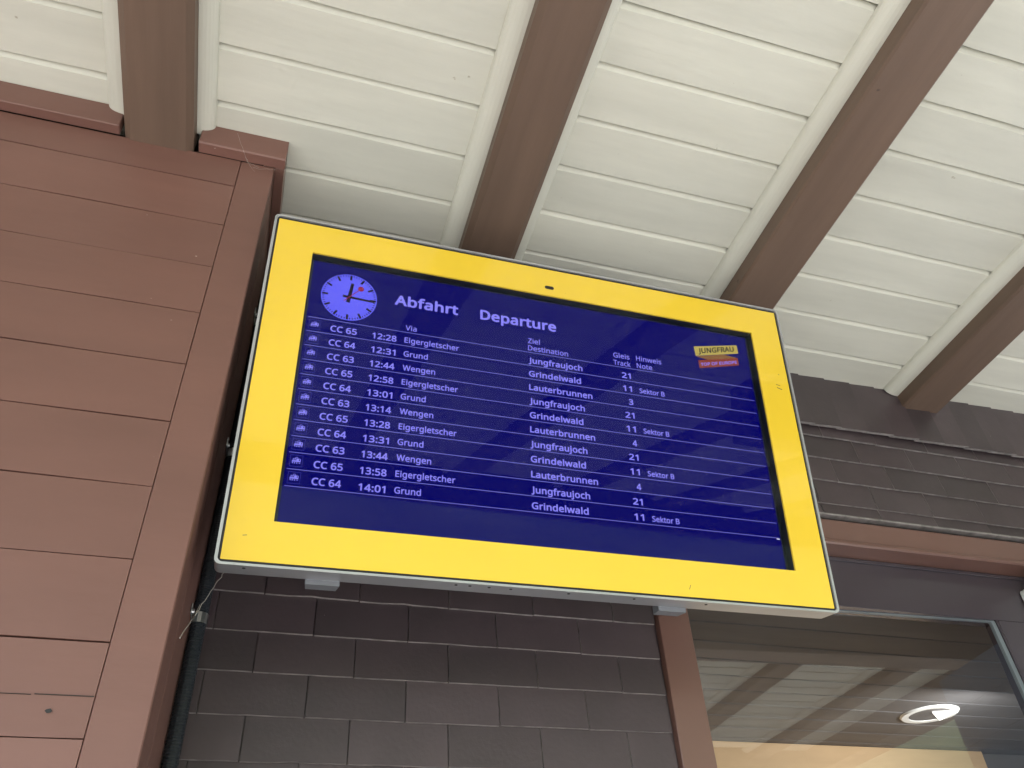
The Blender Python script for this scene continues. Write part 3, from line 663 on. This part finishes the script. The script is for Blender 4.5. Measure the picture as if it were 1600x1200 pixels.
# --- lettering: flat text lying on the lit field
GLYPHS = {"0":[384,[[191,-7,142,1,102,22,72,59,50,108,37,169,33,240,35,290,40,334,49,373,61,407,78,435,99,458,125,474,156,484,191,487,241,480,281,458,312,422,334,373,347,313,351,240,349,191,344,147,335,108,322,74,305,45,284,23,258,6,227,-3],[191,44,224,49,249,65,268,92,281,130,289,180,291,240,289,300,281,349,268,388,249,415,224,431,191,437,159,431,133,415,115,388,102,349,95,300,92,240,95,180,102,131,115,93,133,65,159,49]]],"1":[384,[[181,0,181,335,181,381,183,418,164,400,142,381,91,339,60,379,189,480,238,480,238,0]]],"2":[384,[[32,0,32,49,158,176,219,240,234,259,247,278,257,296,264,315,268,334,269,355,267,380,259,400,246,415,229,427,208,434,185,436,162,435,142,430,123,424,105,415,87,403,69,390,38,430,57,445,79,458,102,470,128,479,155,484,185,486,226,482,262,471,291,452,312,427,325,396,330,359,328,334,323,311,314,288,303,267,288,245,271,224,207,155,107,56,107,54,349,54,349,0]]],"3":[384,[[162,-7,137,-6,114,-4,92,-1,71,4,50,11,30,19,30,75,51,65,73,58,95,51,118,47,141,44,163,43,202,46,233,54,256,68,271,87,281,110,284,138,280,165,268,186,249,202,222,213,189,220,150,222,103,222,103,273,150,273,187,275,217,284,240,298,257,316,267,338,271,363,265,394,247,417,230,428,208,434,183,437,159,435,136,431,117,425,62,396,33,437,51,449,72,461,96,471,123,480,152,485,183,486,229,483,266,471,294,453,315,428,327,400,331,367,328,337,319,312,304,290,284,274,260,261,232,253,232,250,267,243,296,231,318,214,333,192,343,166,346,136,344,110,337,85,326,62,311,42,291,25,266,11,237,1,202,-5]]],"4":[384,[[244,0,244,109,14,109,14,159,240,482,301,482,301,162,371,162,371,109,301,109,301,0],[72,162,244,162,244,313,245,372,247,419,244,419,231,392,216,367]]],"5":[384,[[167,-7,142,-6,119,-4,97,0,67,8,42,19,42,75,60,66,79,58,101,52,124,47,146,45,167,44,200,46,229,55,253,69,271,89,282,115,285,147,282,176,273,200,257,219,234,233,203,242,165,244,122,241,83,234,54,253,72,480,312,480,312,426,122,426,111,287,142,291,185,294,231,290,270,278,302,257,326,229,341,195,346,153,341,107,325,68,299,36,263,12,219,-2]]],"6":[384,[[200,-7,171,-4,143,3,118,16,95,34,75,57,59,86,47,120,39,160,37,205,38,239,41,273,46,307,54,339,65,369,79,397,97,423,119,444,146,462,177,475,214,484,257,486,288,485,316,480,316,430,288,436,258,438,229,436,203,431,181,422,162,411,145,397,132,380,121,361,113,341,106,318,101,295,98,270,96,244,100,244,119,266,143,284,163,293,187,298,214,300,253,296,286,283,314,262,336,233,348,197,353,154,348,108,334,69,311,36,281,12,244,-2],[199,43,226,46,249,55,268,70,283,92,291,120,294,154,292,183,284,207,271,227,253,242,230,251,201,254,172,251,146,241,126,226,110,208,100,187,97,166,100,137,108,108,122,82,142,61,168,48]]],"7":[384,[[91,0,288,426,30,426,30,480,351,480,351,434,156,0]]],"8":[384,[[193,-7,146,-3,106,8,75,27,51,53,38,85,33,122,36,153,47,179,63,202,83,221,107,237,132,251,110,265,90,281,73,299,59,320,51,344,48,372,50,395,57,416,67,434,81,450,98,463,118,473,141,480,165,485,191,486,231,483,265,473,295,457,317,434,331,406,335,371,332,344,323,321,308,301,289,283,244,254,298,222,319,203,336,181,347,155,351,124,346,87,332,55,308,29,276,9,238,-3],[194,277,216,287,236,299,253,312,266,328,274,347,277,369,271,399,253,421,236,431,215,437,191,439,168,437,147,431,130,421,112,399,106,369,109,347,118,328,132,312,150,299],[192,40,222,43,247,51,267,63,281,80,290,100,293,124,290,146,281,165,265,182,245,196,221,210,192,222,181,226,154,213,132,199,114,183,101,165,93,145,91,122,93,100,102,80,116,63,135,51,161,43]]],"9":[384,[[129,-7,98,-5,69,0,69,50,96,44,128,42,157,43,183,49,205,57,224,69,240,83,254,99,265,118,274,138,280,161,285,185,288,209,289,235,285,235,267,214,243,196,222,187,199,181,171,179,133,184,99,196,72,217,50,246,38,282,34,324,36,356,42,385,53,411,67,433,85,452,106,467,130,478,157,484,187,486,216,484,244,476,269,463,292,445,312,422,328,393,340,359,347,320,349,275,348,240,345,206,340,173,332,141,322,110,307,82,289,57,267,35,240,17,208,4,171,-4],[184,226,214,229,240,239,261,254,276,272,286,292,289,314,287,342,278,371,264,397,244,418,227,428,208,434,187,437,161,433,138,424,119,409,104,387,95,359,92,325,95,296,102,272,115,252,132,237,155,229]]],":":[180,[[89,278,74,281,60,289,51,303,48,324,51,345,60,359,74,367,89,369,106,367,119,359,129,345,132,324,129,303,119,289,106,281],[89,-9,74,-7,60,1,51,15,48,36,51,57,60,71,74,79,89,81,106,79,119,71,129,57,132,36,129,15,119,1,106,-7]]],"A":[429,[[0,0,187,482,242,482,428,0,366,0,308,148,118,148,61,0],[138,202,290,202,236,347,230,367,221,396,214,419,203,378,193,347]]],"B":[437,[[65,0,65,480,202,480,257,477,303,468,338,453,364,431,379,400,384,361,382,334,374,311,361,290,343,274,320,262,293,255,293,251,322,244,348,234,369,218,386,197,394,180,399,160,400,136,395,96,380,63,356,36,322,16,282,4,234,0],[126,275,214,275,251,278,279,284,299,295,312,310,319,330,322,354,319,378,309,397,294,411,272,420,242,426,205,428,126,428],[126,51,222,51,261,54,290,62,311,76,325,94,333,116,336,141,333,165,324,185,310,202,288,215,257,222,218,225,126,225]]],"C":[424,[[261,-7,215,-3,174,7,139,24,109,46,85,75,65,109,52,149,44,192,41,240,44,287,53,330,67,368,88,403,114,431,146,455,183,472,225,483,271,486,320,483,364,474,404,458,379,407,330,425,302,431,271,433,223,427,182,410,149,381,124,343,110,296,105,240,109,184,123,137,146,98,178,69,219,52,270,46,330,52,385,65,385,13,329,-2]]],"D":[490,[[65,0,65,480,213,480,259,477,301,468,338,453,371,432,398,406,420,374,436,336,446,293,449,244,442,170,420,109,383,61,333,27,272,7,199,0],[126,52,191,52,261,59,315,82,354,120,378,174,385,242,380,301,364,348,338,383,302,408,258,423,204,428,126,428]]],"E":[373,[[65,0,65,480,333,480,333,426,126,426,126,277,321,277,321,224,126,224,126,53,333,53,333,0]]],"F":[349,[[65,0,65,480,333,480,333,426,126,426,126,257,320,257,320,203,126,203,126,0]]],"G":[489,[[271,-7,224,-3,182,7,145,23,114,46,88,74,67,108,53,148,44,191,41,240,44,288,54,331,71,370,93,404,121,433,155,456,195,473,240,483,289,486,316,485,341,483,366,479,389,473,411,466,433,458,410,406,352,425,331,430,309,432,286,433,233,427,188,410,152,381,125,343,109,296,104,240,106,203,112,169,123,139,137,112,157,89,181,70,210,57,245,48,285,46,338,49,379,57,379,199,273,199,273,253,439,253,439,18,413,10,387,4,361,-1,333,-4,303,-6]]],"H":[498,[[65,0,65,480,126,480,126,277,371,277,371,480,432,480,432,0,371,0,371,224,126,224,126,0]]],"J":[183,[[-3,-128,-31,-125,-52,-119,-52,-68,-30,-73,-4,-75,12,-73,28,-68,42,-59,52,-44,59,-24,62,3,62,480,122,480,122,7,118,-35,107,-69,88,-95,63,-113,32,-124]]],"L":[352,[[65,0,65,480,126,480,126,54,335,54,335,0]]],"N":[510,[[65,0,65,480,135,480,391,83,394,83,392,115,390,162,389,209,389,480,445,480,445,0,375,0,118,398,116,398,119,340,121,268,121,0]]],"O":[525,[[263,-7,216,-3,174,7,139,24,109,48,84,76,65,111,52,150,44,193,41,241,44,288,52,331,65,370,84,404,109,433,139,456,174,473,216,483,263,487,309,484,349,473,384,456,414,433,439,405,458,370,472,331,481,288,484,240,481,193,472,150,458,110,439,76,414,47,384,24,349,7,308,-3],[263,46,312,51,352,69,382,98,403,137,416,184,420,240,416,297,403,344,382,382,352,411,313,428,263,434,214,428,174,411,143,382,122,344,109,297,105,240,109,184,122,137,143,98,173,69,213,51]]],"P":[406,[[65,0,65,480,192,480,249,475,295,463,329,443,353,415,367,380,372,338,370,313,364,288,354,264,340,243,320,224,294,208,263,196,225,189,181,187,126,187,126,0],[126,238,174,238,216,241,250,248,276,261,295,279,306,304,310,336,306,364,296,387,280,405,257,418,225,425,187,428,126,428]]],"R":[418,[[65,0,65,480,197,480,252,476,296,464,329,446,353,419,367,385,372,343,370,319,366,298,358,279,342,256,322,239,300,225,276,215,408,0,337,0,221,198,126,198,126,0],[126,249,197,249,233,252,261,259,283,272,298,290,307,313,310,340,306,369,297,391,281,407,259,418,230,425,194,427,126,427]]],"S":[369,[[166,-7,140,-6,115,-4,91,-1,60,7,34,16,34,74,94,54,119,50,143,47,169,46,201,48,228,55,249,66,265,82,274,101,277,123,274,145,267,163,253,178,232,192,164,222,126,238,96,256,72,276,54,300,44,329,40,364,42,388,49,410,60,429,74,446,92,460,114,471,138,480,165,485,193,486,219,485,243,483,266,479,287,473,307,467,326,459,307,408,253,426,233,430,213,432,192,433,165,431,142,425,124,414,107,392,101,363,104,341,111,323,125,308,144,294,206,267,233,256,257,245,278,233,296,221,310,207,322,191,330,173,335,152,337,128,332,89,317,56,291,29,256,9,215,-3]]],"T":[373,[[156,0,156,426,7,426,7,480,366,480,366,426,217,426,217,0]]],"U":[491,[[243,-7,188,-1,143,15,107,42,81,78,66,121,60,171,60,480,121,480,121,169,124,133,135,102,152,78,176,60,208,49,246,46,286,50,317,61,341,80,357,106,367,135,370,169,370,480,430,480,430,169,428,137,421,107,410,80,394,55,373,34,348,16,318,4,283,-4]]],"V":[403,[[171,0,0,480,63,480,171,172,189,117,201,67,214,117,232,173,339,480,403,480,232,0]]],"W":[625,[[135,0,8,480,71,480,146,187,160,127,169,73,179,130,194,190,279,480,341,480,429,188,445,127,455,73,465,127,479,187,553,480,616,480,488,0,427,0,334,314,323,353,314,388,310,409,303,372,287,312,196,0]]],"Z":[384,[[26,0,26,46,278,426,34,426,34,480,351,480,351,434,99,54,358,54,358,0]]],"a":[377,[[144,-7,114,-4,86,5,63,19,45,40,34,67,31,100,36,133,50,161,73,183,106,200,150,210,203,215,265,217,265,238,262,265,256,286,245,301,222,314,190,318,163,316,136,310,89,291,71,335,96,347,126,357,148,362,170,365,193,366,233,363,266,353,291,337,308,314,319,283,322,245,322,0,279,0,268,51,265,51,249,33,233,19,216,7,196,0,173,-5],[158,41,187,44,212,52,234,66,251,86,261,112,264,144,264,176,211,174,171,170,140,163,118,152,98,130,92,99,97,73,110,55,132,44]]],"b":[413,[[228,-7,201,-5,178,0,158,9,134,26,116,46,111,46,99,0,57,0,57,510,116,510,116,386,115,344,113,312,116,312,134,333,158,351,178,359,201,364,228,366,269,361,305,345,335,319,358,283,372,237,376,180,372,123,358,77,335,40,305,14,269,-1],[219,42,248,46,273,58,291,78,304,105,312,139,315,181,304,256,272,302,218,317,183,313,157,302,138,284,126,258,119,224,116,182,116,179,119,138,126,105,138,78,157,58,184,46]]],"c":[322,[[201,-7,171,-5,143,2,117,13,93,28,74,48,58,73,46,103,39,138,37,178,39,220,47,256,59,286,76,311,96,332,119,347,146,358,174,365,206,367,259,361,300,347,282,298,244,310,204,315,145,300,110,254,98,179,101,139,110,105,124,79,144,60,170,48,201,44,229,46,253,50,294,65,294,13,254,-2]]],"d":[413,[[185,-7,143,-2,107,14,77,40,55,76,41,123,37,179,41,236,55,283,78,319,108,346,144,361,185,367,211,365,234,360,254,351,278,334,297,314,301,314,299,339,297,367,297,510,356,510,356,0,308,0,300,48,297,48,278,27,254,9,234,0,211,-5],[194,42,228,46,255,56,274,74,287,98,295,129,298,168,298,179,295,220,288,254,275,282,256,302,229,314,193,318,164,313,140,301,122,280,109,252,101,218,98,178,101,138,109,105,122,78,141,58,165,46]]],"e":[379,[[210,-7,177,-4,147,3,120,14,96,30,75,51,59,76,47,106,39,140,37,177,39,215,46,249,57,279,72,305,90,326,112,344,138,357,166,364,196,367,226,364,252,358,276,347,296,331,313,312,327,290,337,264,343,235,345,204,345,169,98,169,102,131,113,100,129,76,152,58,180,47,213,44,235,44,255,46,274,50,328,69,328,17,274,-1,255,-4,234,-6],[99,216,283,216,280,244,273,269,262,290,245,306,223,315,195,318,169,315,147,306,129,291,114,271,105,245]]],"f":[231,[[73,0,73,314,10,314,10,342,73,362,73,383,77,425,87,458,104,483,127,500,156,510,190,514,229,510,260,502,244,455,220,462,191,465,165,460,147,446,139,430,134,409,132,383,132,360,223,360,223,314,132,314,132,0]]],"g":[413,[[195,-161,145,-159,102,-151,65,-138,65,-84,103,-100,148,-109,198,-112,227,-109,251,-100,271,-85,286,-65,295,-40,298,-11,298,3,298,27,300,48,297,48,268,17,231,-1,185,-7,142,-1,106,15,76,42,54,79,41,125,37,179,41,233,54,278,76,316,106,344,142,361,185,367,208,365,229,361,249,353,267,343,283,329,298,312,301,312,309,360,356,360,356,-6,352,-53,338,-92,317,-122,286,-144,245,-157],[194,42,227,45,253,55,273,71,287,94,295,126,298,165,298,179,295,224,287,259,273,285,252,303,226,313,193,317,165,313,142,301,123,281,109,254,101,220,98,179,101,138,109,104,123,77,141,57,165,46]]],"h":[415,[[57,0,57,510,116,510,116,361,113,310,117,310,130,327,146,341,164,352,185,360,206,364,229,366,269,363,302,352,328,335,346,310,357,276,361,234,361,0,302,0,302,230,293,278,266,307,222,317,186,313,158,302,139,283,126,257,119,225,116,186,116,0]]],"i":[173,[[87,420,74,422,62,429,55,441,52,457,55,474,62,486,74,493,87,495,100,493,111,486,119,474,122,457,119,441,111,429,100,422],[57,0,57,360,116,360,116,0]]],"j":[173,[[87,420,74,422,62,429,55,441,52,457,55,474,62,486,74,493,87,495,100,493,111,486,119,474,122,457,119,441,111,429,100,422],[15,-161,-15,-159,-37,-153,-37,-105,-16,-110,7,-112,27,-109,43,-100,54,-83,57,-56,57,360,116,360,116,-54,113,-85,105,-111,92,-133,73,-148,47,-158]]],"k":[359,[[57,0,57,510,116,510,116,244,115,216,113,185,116,185,128,201,144,221,158,238,273,360,343,360,197,206,353,0,281,0,156,168,116,132,116,0]]],"l":[173,[[57,0,57,510,116,510,116,0]]],"n":[415,[[57,0,57,360,105,360,113,311,117,311,130,328,146,342,165,353,186,361,208,365,230,367,270,363,302,353,328,335,346,310,357,277,361,234,361,0,302,0,302,230,293,278,266,307,222,317,186,313,158,302,139,283,126,258,119,226,116,187,116,0]]],"o":[406,[[202,-7,172,-4,143,3,117,15,94,32,75,53,58,79,46,109,39,143,37,181,42,236,57,282,82,318,116,345,156,361,204,367,236,364,264,357,290,345,314,328,333,307,349,282,361,252,368,218,370,181,365,126,350,79,325,42,291,15,250,-1],[203,42,237,46,263,59,283,80,298,107,306,141,309,181,306,220,298,253,283,281,263,301,236,313,203,317,169,313,143,301,123,281,109,253,101,220,98,181,101,141,109,107,123,80,143,59,170,46]]],"p":[413,[[57,-161,57,360,105,360,113,311,116,311,135,333,158,351,178,360,201,365,228,367,270,362,305,346,335,320,358,284,372,238,376,181,372,124,358,78,335,41,305,14,269,-1,228,-7,202,-5,179,0,159,9,135,26,116,46,112,46,115,17,116,-13,116,-161],[219,42,249,47,273,60,291,82,305,110,310,132,314,155,315,181,312,220,304,253,291,280,272,301,248,313,218,317,185,314,159,303,140,286,127,262,119,231,116,192,116,181,119,140,126,106,138,78,157,58,184,46]]],"r":[277,[[57,0,57,360,105,360,112,294,115,294,128,313,143,330,160,345,179,357,201,364,225,367,247,366,267,363,260,308,241,312,221,313,194,309,169,298,147,280,131,256,123,236,118,215,116,192,116,0]]],"s":[322,[[148,-7,124,-6,102,-4,83,-1,57,7,35,16,35,70,87,50,107,45,128,42,149,41,176,43,198,47,214,55,229,72,234,94,233,107,227,118,217,129,200,140,146,164,86,191,64,206,48,223,38,244,34,271,38,299,51,323,72,342,99,356,132,364,169,367,191,366,211,364,231,360,284,343,264,296,216,312,191,317,165,318,133,315,110,307,95,293,91,275,93,261,99,249,111,239,129,229,183,206,242,180,263,165,279,147,288,126,291,99,287,67,274,41,253,20,224,5,189,-4]]],"t":[242,[[167,-7,140,-4,115,3,94,16,77,37,68,55,63,78,62,105,62,314,11,314,11,343,62,366,86,443,121,443,121,360,225,360,225,314,121,314,121,106,125,77,137,57,155,46,177,42,205,44,228,49,228,4,201,-4]]],"u":[415,[[184,-7,144,-3,111,7,86,25,68,49,57,83,53,124,53,360,113,360,113,128,122,81,148,52,193,42,229,46,256,57,276,76,289,102,296,134,299,173,299,360,358,360,358,0,310,0,301,48,298,48,285,31,269,17,250,6,229,-1,207,-5]]],"w":[528,[[106,1,7,361,69,361,118,169,132,110,142,61,144,61,151,89,159,125,169,158,232,361,297,361,359,158,373,108,383,62,385,62,395,108,410,169,460,361,520,361,420,1,351,1,289,203,274,258,265,299,262,299,253,258,238,203,173,1]]]," ":[175,[]]}
TY = LY - .0004
CAP = max(GLYPHS['H'][1][0][1::2])
gcache = {}
def glyph_fill(c):
    if c not in gcache:
        cu = bpy.data.curves.new('g', 'CURVE'); cu.dimensions = '2D'; cu.fill_mode = 'BOTH'
        for P in GLYPHS[c][1]:
            sp = cu.splines.new('POLY'); n = len(P)//2; sp.points.add(n-1)
            for k in range(n): sp.points[k].co = (P[2*k], P[2*k+1], 0, 1)
            sp.use_cyclic_u = True
        to = bpy.data.objects.new('g', cu); COL.objects.link(to)
        me = bpy.data.meshes.new_from_object(to.evaluated_get(bpy.context.evaluated_depsgraph_get()))
        gcache[c] = ([tuple(v.co) for v in me.vertices], [tuple(p.vertices) for p in me.polygons])
        bpy.data.objects.remove(to); bpy.data.curves.remove(cu); bpy.data.meshes.remove(me)
    return gcache[c]
def put(bm, s, x0, x1, zb, cap, bold=.020, y=None, slope=0.0):
    """lay out a word between x0 and x1; strokes thickened by a rounded outline"""
    w = bold*1000; yy = TY if y is None else y
    pen = 0; items = []
    for c in s: items.append((c, pen)); pen += GLYPHS[c][0] + w*.55
    xs = [px+x for c, px in items for P in GLYPHS[c][1] for x in P[0::2]]
    a, c_ = min(xs)-w, max(xs)+w
    k = (x1-x0)/(c_-a); kz = cap/(CAP+2*w)
    def T(x, z, d=0): X = (x-a)*k; return bm.verts.new((x0+X, yy-d, zb+(z+w)*kz+slope*X))
    for c, px in items:
        vs_, fs_ = glyph_fill(c)
        V = [T(px+v[0], v[1]) for v in vs_]
        for f_ in fs_:
            try: bm.faces.new([V[i] for i in f_])
            except ValueError: pass
        for P in GLYPHS[c][1]:
            n = len(P)//2
            for i in range(n):
                ax, az, bx, bz = px+P[2*i], P[2*i+1], px+P[(2*i+2) % (2*n)], P[(2*i+3) % (2*n)]
                l = math.hypot(bx-ax, bz-az)
                if l < .5: continue
                nx, nz = -(bz-az)/l*w, (bx-ax)/l*w
                bm.faces.new([T(ax-nx, az-nz, 2e-5), T(bx-nx, bz-nz, 2e-5), T(bx+nx, bz+nz, 2e-5), T(ax+nx, az+nz, 2e-5)])
                bm.faces.new([T(ax+w*math.cos(q*1.0472), az+w*math.sin(q*1.0472), 4e-5) for q in range(6)])
def label_obj(name, items, m=M_txt, parent=None, **kw):
    if len(items) > 1:
        return [label_obj(name, [it], m, parent, **kw) for it in items]
    b = bmesh.new()
    for it in items: put(b, *it, **kw)
    return mesh_obj(name, b, m, parent=parent or disp)
label_obj('heading_text', [('Abfahrt', -.333, -.198, .2075, .0250)], bold=.024)
label_obj('heading_text', [('Departure', -.150, .022, .2075, .0250)], bold=.024)
label_obj('column_title', [('Via', -.307, -.284, .1495, .0125)], bold=.009)
label_obj('column_title', [('Ziel', -.044, -.017, .1675, .0125), ('Destination', -.044, .047, .1495, .0125)], bold=.009)
label_obj('column_title', [('Gleis', .154, .193, .1675, .0125), ('Track', .153, .194, .1485, .0125)], bold=.009)
label_obj('column_title', [('Hinweis', .209, .271, .1685, .0125), ('Note', .209, .2465, .1495, .0125)], bold=.009)
rowsT = [('65', '12:28', 'Eigergletscher', 'Jungfraujoch', '21', ''), ('64', '12:31', 'Grund', 'Grindelwald', '11', 'Sektor B'), ('63', '12:44', 'Wengen', 'Lauterbrunnen', '3', ''),
         ('65', '12:58', 'Eigergletscher', 'Jungfraujoch', '21', ''), ('64', '13:01', 'Grund', 'Grindelwald', '11', 'Sektor B'), ('63', '13:14', 'Wengen', 'Lauterbrunnen', '4', ''),
         ('65', '13:28', 'Eigergletscher', 'Jungfraujoch', '21', ''), ('64', '13:31', 'Grund', 'Grindelwald', '11', 'Sektor B'), ('63', '13:44', 'Wengen', 'Lauterbrunnen', '4', ''),
         ('65', '13:58', 'Eigergletscher', 'Jungfraujoch', '21', ''), ('64', '14:01', 'Grund', 'Grindelwald', '11', 'Sektor B')]
VIA = {'Eigergletscher': .1135, 'Grund': .0495, 'Wengen': .066}
DST = {'Jungfraujoch': .122, 'Grindelwald': .117, 'Lauterbrunnen': .141}
Z0, DZ = .1445, .03245
for k in range(12):
    mesh_obj('divider_line', nb((-.500, TY-.0001, Z0-k*DZ-.00065), (.4985, TY, Z0-k*DZ+.00065)), M_line, parent=disp)
for k, (cc, tm, via, dst, trk, nt_) in enumerate(rowsT):
    zb = Z0-(k+1)*DZ+.0060
    it = [('CC ' + cc, -.4550, -.403, zb+.0006, .0142), (tm, -.3725, -.3235, zb-.0004, .0140), (via, -.3075, -.3075+VIA[via], zb+.0015, .0128), (dst, -.0435, -.0435+DST[dst], zb, .0140)]
    it.append((trk, .192-(.0215 if len(trk) == 2 else .0105), .192, zb, .0140))
    for nm, t_it in zip(('service_number', 'departure_time', 'via_text', 'destination_text', 'track_number'), it): label_obj(nm, [t_it], bold=.015 if nm == 'via_text' else .020)
    if nt_: label_obj('sector_note', [(nt_, .2095, .2095+.0605, zb+.0006, .0118)], bold=.014)
    # pictogram: framed little train
    ic = bmesh.new(); cx, cz = -.4855, Z0-k*DZ-.0160; f = .0111
    def rc(a, c_, d, e, yy=TY): ic.faces.new([ic.verts.new((cx+q, yy, cz+s_)) for q, s_ in ((a, c_), (d, c_), (d, e), (a, e))])
    fo = mesh_obj('icon_frame', (lambda: (lambda bb: [bb.faces.new([bb.verts.new((cx+q, TY, cz+s_)) for q, s_ in Q]) for Q in
        (((-f, f-.0007), (f, f-.0007), (f, f), (-f, f)), ((-f, -f), (f, -f), (f, -f+.0007), (-f, -f+.0007)), ((-f, -f+.0007), (-f+.0007, -f+.0007), (-f+.0007, f-.0007), (-f, f-.0007)), ((f-.0007, -f+.0007), (f, -f+.0007), (f, f-.0007), (f-.0007, f-.0007)))] and bb)(bmesh.new()))(), M_icon, parent=disp)
    u = .0088/10
    R_ = lambda a, c_, d, e: rc(a*u*.95, c_*u*1.15, d*u*.95, e*u*1.15)
    R_(-9, -2, 9, .4); R_(-8.5, .9, -.5, 1.6); R_(-8, 3.6, 0, 4.4); R_(0, .4, 5.4, 4.4); R_(7.4, .4, 9, 3.4); R_(5.4, 3.4, 8.4, 4.4)
    R_(-2.6, 4.4, -1.8, 6.2); R_(2.4, 4.4, 3.2, 6.2); R_(-2, 6.2, 2.6, 7.0); R_(-6.5, 1.6, -5.8, 3.6); R_(-3, 1.6, -2.3, 3.6)
    R_(-9, -4.0, -6.2, -2.5); R_(-7.8, -5.4, -6.4, -4.0); R_(-4.2, -5.0, -1.9, -3.0); R_(-3.6, -5.6, -2.5, -5.0); R_(.4, -5.0, 2.7, -3.0); R_(1, -5.6, 2.1, -5.0); R_(5.4, -4.6, 8.6, -3.2)
    mesh_obj('train_icon', ic, M_txt, parent=fo)
# clock
ccx, ccz, cr = -.4255, .2065, .0562
b = bmesh.new(); b.faces.new([b.verts.new((cr*math.cos(2*math.pi*k/64), 0, cr*math.sin(2*math.pi*k/64))) for k in range(64)])
M_face = emissive('lcd_clock_face', (.135, .135, 1.0), 2**-EXPO)
clock = mesh_obj('clock_face', b, M_face, parent=disp); clock.location = (ccx, TY, ccz)
def radial(ang, r0_, r1_, w0, w1):
    a = math.radians(90-ang); dx, dz = math.cos(a), math.sin(a); px, pz = -dz, dx
    return [(dx*r0_-px*w0/2, dz*r0_-pz*w0/2), (dx*r1_-px*w1/2, dz*r1_-pz*w1/2), (dx*r1_+px*w1/2, dz*r1_+pz*w1/2), (dx*r0_+px*w0/2, dz*r0_+pz*w0/2)]
q = []
for k in range(60):
    q.append(radial(k*6, cr*.75, cr*.965, .0046, .0046) if k % 5 == 0 else radial(k*6, cr*.885, cr*.96, .0018, .0018))
flat('minute_marks', q, M_hand, clock, -.0002)
flat('hour_hand', [radial(7, -.0135, .0350, .0078, .0062)], M_hand, clock, -.0004)
flat('minute_hand', [radial(93, -.0130, .0515, .0058, .0046)], M_hand, clock, -.0006)
b = bmesh.new(); b.faces.new([b.verts.new((x, -.0008, z)) for x, z in radial(42, -.0150, 0.0330, .0017, .0017)])
a = math.radians(90-42); b.faces.new([b.verts.new((.0325*math.cos(a)+.0060*math.cos(2*math.pi*k/20), -.0009, .0325*math.sin(a)+.0060*math.sin(2*math.pi*k/20))) for k in range(20)])
mesh_obj('second_hand', b, M_red, parent=clock)
# folded-ribbon logo
lg = flat('logo_ribbon', [[(.360, .233), (.362, .208), (.4775, .2345), (.4765, .2575)]], M_lyel, disp, TY-.0001)
flat('ribbon_fold', [[(.3625, .2065), (.408, .2005), (.4735, .2175), (.4725, .2215), (.436, .2245)]], M_lora, lg, TY-.0002)
flat('ribbon_band', [[(.3665, .197), (.3675, .176), (.4735, .2015), (.4735, .2215)]], M_lred, lg, TY-.0003)
b = bmesh.new(); put(b, 'JUNGFRAU', .370, .4665, .2155, .0140, bold=.022, y=TY-.0005, slope=.232); mesh_obj('logo_text', b, M_lblk, parent=lg)
b = bmesh.new(); put(b, 'TOP OF EUROPE', .3715, .4690, .1820, .0085, bold=.022, y=TY-.0006, slope=.235); mesh_obj('logo_text', b, emissive('lcd_pale_violet', (.30, .22, .85), 2**-EXPO), parent=lg)
